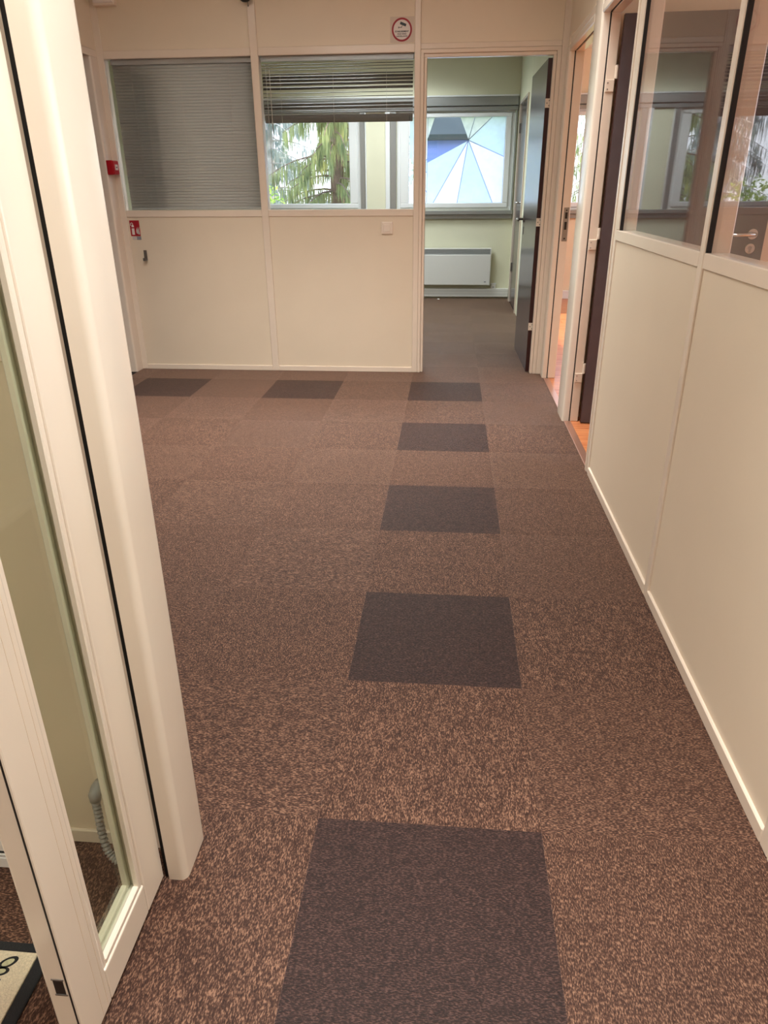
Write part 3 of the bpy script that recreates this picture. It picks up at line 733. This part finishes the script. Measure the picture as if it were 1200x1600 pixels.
# ------------------------------------------------------------------ heater, socket, scrap in the office
ht = thing('convector_heater', 'white wall convector heater with ribbed grille below the frosted window', 'heater', (0.20, YF, 0.17))
hx0, hx1 = -0.64, 0.56
box('body', (hx0, hx1), (-0.105, -0.03), (0.0, 0.365), 'heater_white', ht, 0.008, 2)
box('top_cap', (hx0, hx1-0.012), (-0.098, -0.03), (0.425, 0.437), 'heater_white', ht, 0.003)
box('side_cap', (hx1-0.012, hx1), (-0.100, -0.03), (0.3655, 0.437), 'heater_white', ht, 0.002)
box('side_cap', (hx0, hx0+0.012), (-0.100, -0.03), (0.3655, 0.425), 'heater_white', ht, 0.002)
box('grille_back', (hx0+0.012, hx1-0.012), (-0.070, -0.03), (0.3655, 0.425), 'heater_grille', ht, 0)
for k in range(5):
    o = box('grille_slat', (hx0+0.012, hx1-0.012), (-0.098, -0.072), (0.369+0.0115*k, 0.375+0.0115*k), 'heater_grille', ht, 0.001)
box('badge', (hx1-0.075, hx1-0.05), (-0.1062, -0.1045), (0.035, 0.047), 'label_grey', ht, 0.001)
for xx in (hx0+0.2, hx1-0.2): box('bracket', (xx-0.02, xx+0.02), (-0.031, -0.0), (0.05, 0.36), 'steel', ht, 0.002)
so = thing('wall_socket', 'small white socket block standing on the trunking beside the heater', 'socket', (0.805, YF, 0.125))
box('housing', (-0.028, 0.032), (-0.045, 0.0), (0.0, 0.058), 'heater_white', so, 0.004, 2)
box('cover_plate', (-0.033, 0.037), (-0.049, -0.0452), (0.052, 0.066), 'white_pvc', so, 0.002)
box('plug_face', (-0.008, 0.014), (-0.0475, -0.0452), (0.006, 0.026), 'heater_grille', so, 0.003)
bm = bmesh.new(); bmesh.ops.create_icosphere(bm, subdivisions=2, radius=0.012)
for v in bm.verts: v.co = Vector((v.co.x*1.5, v.co.y*0.9, max(-0.004, v.co.z*0.6)+0.004)) + Vector((random.uniform(-1, 1), random.uniform(-1, 1), 0))*0.003
ps = link('paper_scrap', mesh_of(bm, 'paper_scrap'), 'paper', None, (0.12, 7.74, 0.0))
tag(ps, 'tiny crumpled white paper scrap on the office carpet', 'paper')

# ------------------------------------------------------------------ things on the back partition
sw = thing('light_switch', 'square cream light switch on the lower partition panel', 'switch', (-0.198, YB+0.006, 0.997))
box('plate', (-0.041, 0.041), (-0.010, 0.0), (0, 0.082), 'switch_white', sw, 0.004, 2)
box('frame_ring', (-0.033, 0.033), (-0.013, -0.0102), (0.008, 0.074), 'switch_white', sw, 0.002)
box('rocker', (-0.024, 0.024), (-0.017, -0.0132), (0.017, 0.065), 'switch_white', sw, 0.002)

cs = thing('surveillance_sign', 'square sticker with red ring and camera symbol above the blinds', 'sign', (-0.096, YB+0.006, 2.229))
box('backing', (-0.076, 0.079), (-0.0015, 0), (-0.071, 0.071), 'sticker_clear', cs, 0)
def ring_pts(cx_, cz_, r, n=48): return [(cx_+r*math.cos(2*math.pi*k/n), cz_+r*math.sin(2*math.pi*k/n)) for k in range(n)]
plate('disc', ring_pts(0, 0, 0.060), -0.0015, 0.0006, 'sticker_white', cs)
bm = bmesh.new(); n = 48
o_ = ring_pts(0, 0, 0.0655); i_ = ring_pts(0, 0, 0.0545)
for yy in (-0.0016, -0.0026):
    a = [bm.verts.new((p[0], yy, p[1])) for p in o_]; b = [bm.verts.new((p[0], yy, p[1])) for p in i_]
    for k in range(n): bm.faces.new((a[k], a[(k+1) % n], b[(k+1) % n], b[k]))
link('ring', mesh_of(bm, 'ring'), 'dark_red_ink', cs)
def rotrect(cx_, cz_, w_, h_, deg):
    t = math.radians(deg); c_, s_ = math.cos(t), math.sin(t)
    return [(cx_+a*c_-b*s_, cz_+a*s_+b*c_) for a, b in ((-w_/2, -h_/2), (w_/2, -h_/2), (w_/2, h_/2), (-w_/2, h_/2))]
plate('camera_symbol', rotrect(0.008, 0.030, 0.040, 0.015, -20), -0.0022, 0.0006, 'black_plastic', cs)
plate('camera_symbol', rotrect(-0.010, 0.012, 0.020, 0.003, 0), -0.0022, 0.0006, 'black_plastic', cs)
plate('camera_symbol', rotrect(-0.0005, 0.017, 0.003, 0.012, -25), -0.0022, 0.0006, 'black_plastic', cs)
plate('camera_symbol', rotrect(-0.021, 0.012, 0.004, 0.010, 0), -0.0022, 0.0006, 'black_plastic', cs)
for s_, zz, sz in (('ETABLISSEMENT', -0.010, 0.0125), ('SOUS VIDEO', -0.0235, 0.0105), ('SURVEILLANCE', -0.036, 0.0105)):
    text_mesh('lettering', s_, sz, 'black_plastic', cs, (0, -0.0024, zz), (math.radians(90), 0, 0))

fs = thing('extinguisher_sign', 'red fire extinguisher sign with white symbols above a grey strip', 'sign', (-2.063, YB+0.006, 1.035))
plate('backing', [(-0.037, -0.0475), (0.036, -0.0475), (0.036, 0.060), (-0.037, 0.060)], 0, 0.0015, 'red_ink', fs)
plate('extinguisher_symbol', rotrect(-0.016, -0.016, 0.020, 0.044, 0), -0.0016, 0.0006, 'sticker_white', fs)
plate('extinguisher_symbol', [(-0.026, 0.014), (-0.006, 0.014), (-0.008, 0.026), (-0.014, 0.034), (-0.022, 0.030)], -0.0016, 0.0006, 'sticker_white', fs)
bm = bmesh.new(); tube(bm, [(-0.012, -0.0022, 0.036), (-0.020, -0.0022, 0.044), (-0.029, -0.0022, 0.040), (-0.032, -0.0022, 0.024)], 0.0022, 6)
link('extinguisher_symbol', mesh_of(bm, 'extinguisher_symbol'), 'sticker_white', fs)
for k, (bx, bz, h_) in enumerate(((0.010, -0.030, 0.045), (0.017, -0.034, 0.040), (0.023, -0.032, 0.050))):
    plate('flame_symbol', [(bx, bz), (bx+0.010, bz-0.004), (bx+0.006, bz+h_*0.45), (bx+0.009, bz+h_), (bx-0.001, bz+h_*0.6), (bx-0.003, bz+h_*0.25)], -0.0016, 0.0006, 'sticker_white', fs)
plate('label_strip', [(-0.028, -0.073), (0.004, -0.073), (0.004, -0.050), (-0.028, -0.050)], 0, 0.0012, 'label_pale', fs)
plate('label_strip', [(0.004, -0.073), (0.037, -0.073), (0.037, -0.050), (0.004, -0.050)], 0, 0.0012, 'label_grey', fs)

hk = thing('wall_bracket', 'small steel wall bracket below the red extinguisher sign', 'bracket', (-2.010, YB+0.006, 0.815))
box('back_plate', (-0.013, 0.013), (-0.004, 0.0), (0.0, 0.075), 'steel', hk, 0.002)
box('hook', (-0.013, 0.013), (-0.030, -0.0042), (0.0, 0.005), 'steel', hk, 0.002)
box('hook_lip', (-0.013, 0.013), (-0.034, -0.0302), (0.0, 0.022), 'steel', hk, 0.0015)

fa = thing('fire_alarm_button', 'red manual fire alarm box with white panel on the door post', 'alarm', (XL, 3.735, 1.397))
box('housing', (0.0, 0.042), (-0.045, 0.045), (0.0, 0.092), 'red_plastic', fa, 0.004, 2)
box('cover', (0.0422, 0.050), (-0.042, 0.042), (0.003, 0.089), 'red_plastic', fa, 0.003, 2)
ap = box('press_panel', (0.0502, 0.0525), (-0.022, 0.022), (0.030, 0.066), 'sticker_white', fa, 0.001)
box('press_mark', (0.0012, 0.0019), (-0.010, 0.010), (0.014, 0.021), 'black_plastic', ap, 0)

em = thing('emergency_light', 'white emergency light box high on the back partition corner', 'emergency light', (-2.044, YB+0.006, 2.398))
box('housing', (-0.075, 0.075), (-0.052, 0.0), (0.0, 0.13), 'switch_white', em, 0.008, 2)
box('diffuser', (-0.066, 0.066), (-0.060, -0.0522), (0.012, 0.118), 'sticker_white', em, 0.004)

vc = thing('security_camera', 'small black security camera mounted above the centre post', 'camera', (-1.100, YB-0.004, 2.39))
bm = bmesh.new(); prof = [(0.004, 0.0), (0.020, 0.003), (0.032, 0.012), (0.039, 0.028), (0.041, 0.05), (0.041, 0.075), (0.034, 0.085), (0.02, 0.09)]
n = 20; rings = [[bm.verts.new((r_*math.cos(2*math.pi*k/n), -0.045+r_*math.sin(2*math.pi*k/n), z_)) for k in range(n)] for r_, z_ in prof]
for i in range(len(rings)-1):
    for k in range(n): bm.faces.new((rings[i][k], rings[i][(k+1) % n], rings[i+1][(k+1) % n], rings[i+1][k]))
bm.faces.new(rings[0]); bm.faces.new(rings[-1])
link('body', mesh_of(bm, 'body', True), 'black_plastic', vc)
box('mount', (-0.025, 0.025), (-0.012, 0.0), (0.02, 0.12), 'black_plastic', vc, 0.004)
box('mount_arm', (-0.012, 0.012), (-0.045, -0.0122), (0.088, 0.105), 'black_plastic', vc, 0.003)
tube_obj('cable_stub', [(0.009, -0.020, 0.015), (0.011, -0.02, -0.010), (0.012, -0.02, -0.018)], [0.0022, 0.0020, 0.0030], 'black_plastic', vc, 8)

# ------------------------------------------------------------------ conduit at the cross partition
cd = thing('cable_conduit', 'grey corrugated conduit hanging from the wall down to the carpet', 'conduit', (-0.435, YN, 0.0))
P = []
ctrl = [Vector(v) for v in ((0.0, -0.028, 0.160), (0.001, -0.030, 0.120), (0.002, -0.034, 0.07), (0.012, -0.042, 0.028), (0.034, -0.05, 0.010), (0.06, -0.045, 0.0085))]
for i in range(len(ctrl)-1):
    p0, p1, p2, p3 = ctrl[max(i-1, 0)], ctrl[i], ctrl[i+1], ctrl[min(i+2, len(ctrl)-1)]
    for k in range(18):
        t = k/18
        P.append(0.5*((2*p1)+(p2-p0)*t+(2*p0-5*p1+4*p2-p3)*t*t+(3*p1-p0-3*p2+p3)*t**3))
tube_obj('hose', P, [0.0090 if (k//2) % 2 else 0.0060 for k in range(len(P))], 'conduit_grey', cd, 10)
bm = bmesh.new(); tube(bm, [(0, 0.003, 0.172), (0, -0.012, 0.174), (0, -0.024, 0.170), (0, -0.028, 0.155)], [0.014, 0.014, 0.013, 0.011], 12)
link('elbow', mesh_of(bm, 'elbow', True), 'conduit_grey', cd)
box('nut', (-0.018, -0.006), (-0.024, -0.008), (0.150, 0.166), 'label_grey', cd, 0.003)

# ------------------------------------------------------------------ doormat
dm = thing('doormat', 'beige doormat with black rubber border and dark printed letters', 'doormat', (-0.441, -0.841, 0.0))
MW, MD, BX, BY = 0.62, 0.42, 0.025, 0.019
for X, Y in (((-MW, 0), (-BY, 0)), ((-MW, 0), (-MD, -MD+BY)), ((-MW, -MW+BX), (-MD+BY, -BY)), ((-BX, 0), (-MD+BY, -BY))):
    box('border', X, Y, (0, 0.006), 'mat_black', dm, 0.002)
box('pile', (-MW+BX, -BX), (-MD+BY, -BY), (0, 0.008), 'mat_beige', dm, 0.001)
def mat_letter(cx_, cy_, rx, ry, rot, m, th_=0.006, fill=None):
    pts = [(cx_+rx*math.cos(t)*math.cos(rot)-ry*math.sin(t)*math.sin(rot), cy_+rx*math.cos(t)*math.sin(rot)+ry*math.sin(t)*math.cos(rot)) for t in [2*math.pi*k/22 for k in range(22)]]
    inn = [(cx_+(p[0]-cx_)*0.62, cy_+(p[1]-cy_)*0.62) for p in pts]
    bm = bmesh.new(); z = 0.0088
    a = [bm.verts.new((*p, z)) for p in pts]; b = [bm.verts.new((*p, z)) for p in inn]
    a2 = [bm.verts.new((*p, z-0.002)) for p in pts]; b2_ = [bm.verts.new((*p, z-0.002)) for p in inn]
    for k in range(22):
        q = (k+1) % 22
        bm.faces.new((a[k], a[q], b[q], b[k])); bm.faces.new((a[k], a2[k], a2[q], a[q])); bm.faces.new((b[k], b[q], b2_[q], b2_[k]))
    o = link('letter_outline', mesh_of(bm, 'letter_outline'), m, dm)
    bm = bmesh.new(); c_ = [bm.verts.new((*p, 0.0084)) for p in inn]; d_ = [bm.verts.new((*p, 0.0076)) for p in inn]
    bm.faces.new(c_); bm.faces.new(d_)
    for k in range(22): bm.faces.new((c_[k], c_[(k+1) % 22], d_[(k+1) % 22], d_[k]))
    link('letter_fill', mesh_of(bm, 'letter_fill'), 'mat_letter', o)
mat_letter(-0.071, -0.041, 0.018, 0.0095, math.radians(32), 'mat_black')
mat_letter(-0.076, -0.058, 0.016, 0.008, math.radians(12), 'mat_black')
for cx_, cy_, m_ in ((-0.078, -0.076, 'mat_violet'), (-0.112, -0.026, 'mat_orange')):
    box('print_patch', (cx_-0.02, cx_+0.012), (cy_-0.006, cy_+0.006), (0.006, 0.0086), m_, dm, 0.002)

# ------------------------------------------------------------------ outdoors
gr = box('ground', (-26, 26), (YF+0.23, 46), (-0.9, -0.6), 'lawn', None, 0)
tag(gr, 'green lawn outside the office windows', kind='structure')
def conifer(loc, h, rad, m, bark, label, seed, nb=110, per=70):
    rnd = random.Random(seed)
    t = thing('conifer', label, 'tree', loc)
    tube_obj('trunk', [(0, 0, 0), (0.05, 0, h*0.4), (0, 0.04, h*0.8), (0, 0, h)], [0.16, 0.12, 0.06, 0.015], bark, t, 10)
    bm = bmesh.new(); bb_ = bmesh.new()
    for i in range(nb):
        u = (i+0.5)/nb; z = h*(0.10+0.88*u); a = rnd.uniform(0, 2*math.pi); L_ = rad*(1.12-u)*rnd.uniform(0.7, 1.1)
        dx, dy = math.cos(a), math.sin(a); pts = []
        for k in range(6):
            s_ = k/5; pts.append(Vector((dx*L_*s_, dy*L_*s_, z+0.18*s_*L_-0.42*L_*s_*s_)))
        tube(bb_, pts, [0.022*(1-0.8*k/5) for k in range(6)], 5)
        for q in range(per):
            s_ = rnd.uniform(0.15, 1.0); f_ = s_*5; k = min(4, int(f_)); p = pts[k].lerp(pts[k+1], f_-k)
            drop = rnd.uniform(0.12, 0.5)*(0.5+s_*0.6)
            sd = Vector((rnd.uniform(-1, 1), rnd.uniform(-1, 1), 0)); sd.normalize()
            wdt = rnd.uniform(0.005, 0.012); off = sd*rnd.uniform(0, 0.10); sway = sd*rnd.uniform(-0.05, 0.05)
            q0 = p+off; q1 = q0+sway*0.5+Vector((0, 0, -drop*0.5)); q2 = q0+sway+Vector((0, 0, -drop))
            side = Vector((-sd.y, sd.x, 0))*wdt
            v = [bm.verts.new(x) for x in (q0-side*0.4, q0+side*0.4, q1+side, q1-side, q2)]
            bm.faces.new((v[0], v[1], v[2], v[3])); bm.faces.new((v[3], v[2], v[4]))
    link('branches', mesh_of(bb_, 'branches'), bark, t)
    f = link('foliage', None, None, t); bpy.data.objects.remove(f)
    me = bpy.data.meshes.new('foliage'); bm.to_mesh(me); bm.free()
    o = link('foliage', me, m, t); o['kind'] = 'stuff'
    return t
conifer((-2.0, 13.4, -0.6), 7.0, 1.4, 'needles', 'bark', 'yellow-green weeping conifer outside the clear office window', 3, 130, 130)
conifer((0.3, 18.2, -0.6), 7.5, 1.7, 'needles', 'bark', 'tall green conifer behind the frosted window', 5, 110, 90)
conifer((-4.2, 17.2, -0.6), 6.6, 1.6, 'blue_needles', 'pale_bark', 'blue-green conifer with pale trunk beside the weeping one', 8, 130, 130)
conifer((-2.4, 21.0, -0.6), 8.5, 1.8, 'blue_needles', 'pale_bark', 'tall distant blue-green conifer behind the weeping one', 15, 120, 120)
conifer((3.9, 16.5, -0.6), 6.5, 1.6, 'needles', 'bark', 'green conifer outside the side room window', 11, 90, 90)
def shrub(loc, rx, rz_, m, label, seed, n_=1400):
    rnd = random.Random(seed); t = thing('shrub', label, 'shrub', loc)
    tube_obj('stem', [(0, 0, 0), (0.03, 0, rz_*0.5), (0, 0, rz_*0.9)], [0.03, 0.02, 0.008], 'bark', t, 6)
    bm = bmesh.new()
    for i in range(n_):
        d = Vector((rnd.gauss(0, 1), rnd.gauss(0, 1), rnd.gauss(0, 1))).normalized()*rnd.uniform(0.55, 1.0)
        p = Vector((d.x*rx, d.y*rx, rz_*0.55+d.z*rz_*0.5))
        a = Vector((rnd.uniform(-1, 1), rnd.uniform(-1, 1), rnd.uniform(-.4, 1))).normalized()*0.05; b = a.cross(Vector((rnd.uniform(-1, 1), rnd.uniform(-1, 1), 1))).normalized()*0.02
        v = [bm.verts.new(x) for x in (p-a, p+b, p+a, p-b)]; bm.faces.new(v)
    me = bpy.data.meshes.new('foliage'); bm.to_mesh(me); bm.free(); o = link('foliage', me, m, t); o['kind'] = 'stuff'
shrub((-2.9, 10.9, -0.6), 0.6, 1.95, 'leaves', 'bright leafy shrub at the foot of the conifers', 21)
shrub((-1.35, 11.0, -0.6), 0.5, 1.6, 'leaves', 'low light green shrub under the weeping conifer', 22)
shrub((-4.6, 12.4, -0.6), 0.8, 1.8, 'leaves', 'leafy shrub beside the pale trunked conifer', 23)
sh = thing('garden_shed', 'blue garden shed with grey roof behind the frosted window', 'shed', (0.6, 11.6, -0.6))
box('wall', (-0.9, 1.2), (0.0, 1.8), (0, 2.62), 'shed_blue', sh, 0.01)
bm = bmesh.new(); pts = [(-0.15, 2.60), (1.95, 2.60), (1.95, 2.68), (0.9, 3.55), (-0.15, 2.68)]
a = [bm.verts.new((-1.05, p[0], p[1])) for p in pts]; b = [bm.verts.new((1.35, p[0], p[1])) for p in pts]
bm.faces.new(a); bm.faces.new(b)
for i in range(5): bm.faces.new((a[i], a[(i+1) % 5], b[(i+1) % 5], b[i]))
link('roof', mesh_of(bm, 'roof'), 'shed_roof', sh)
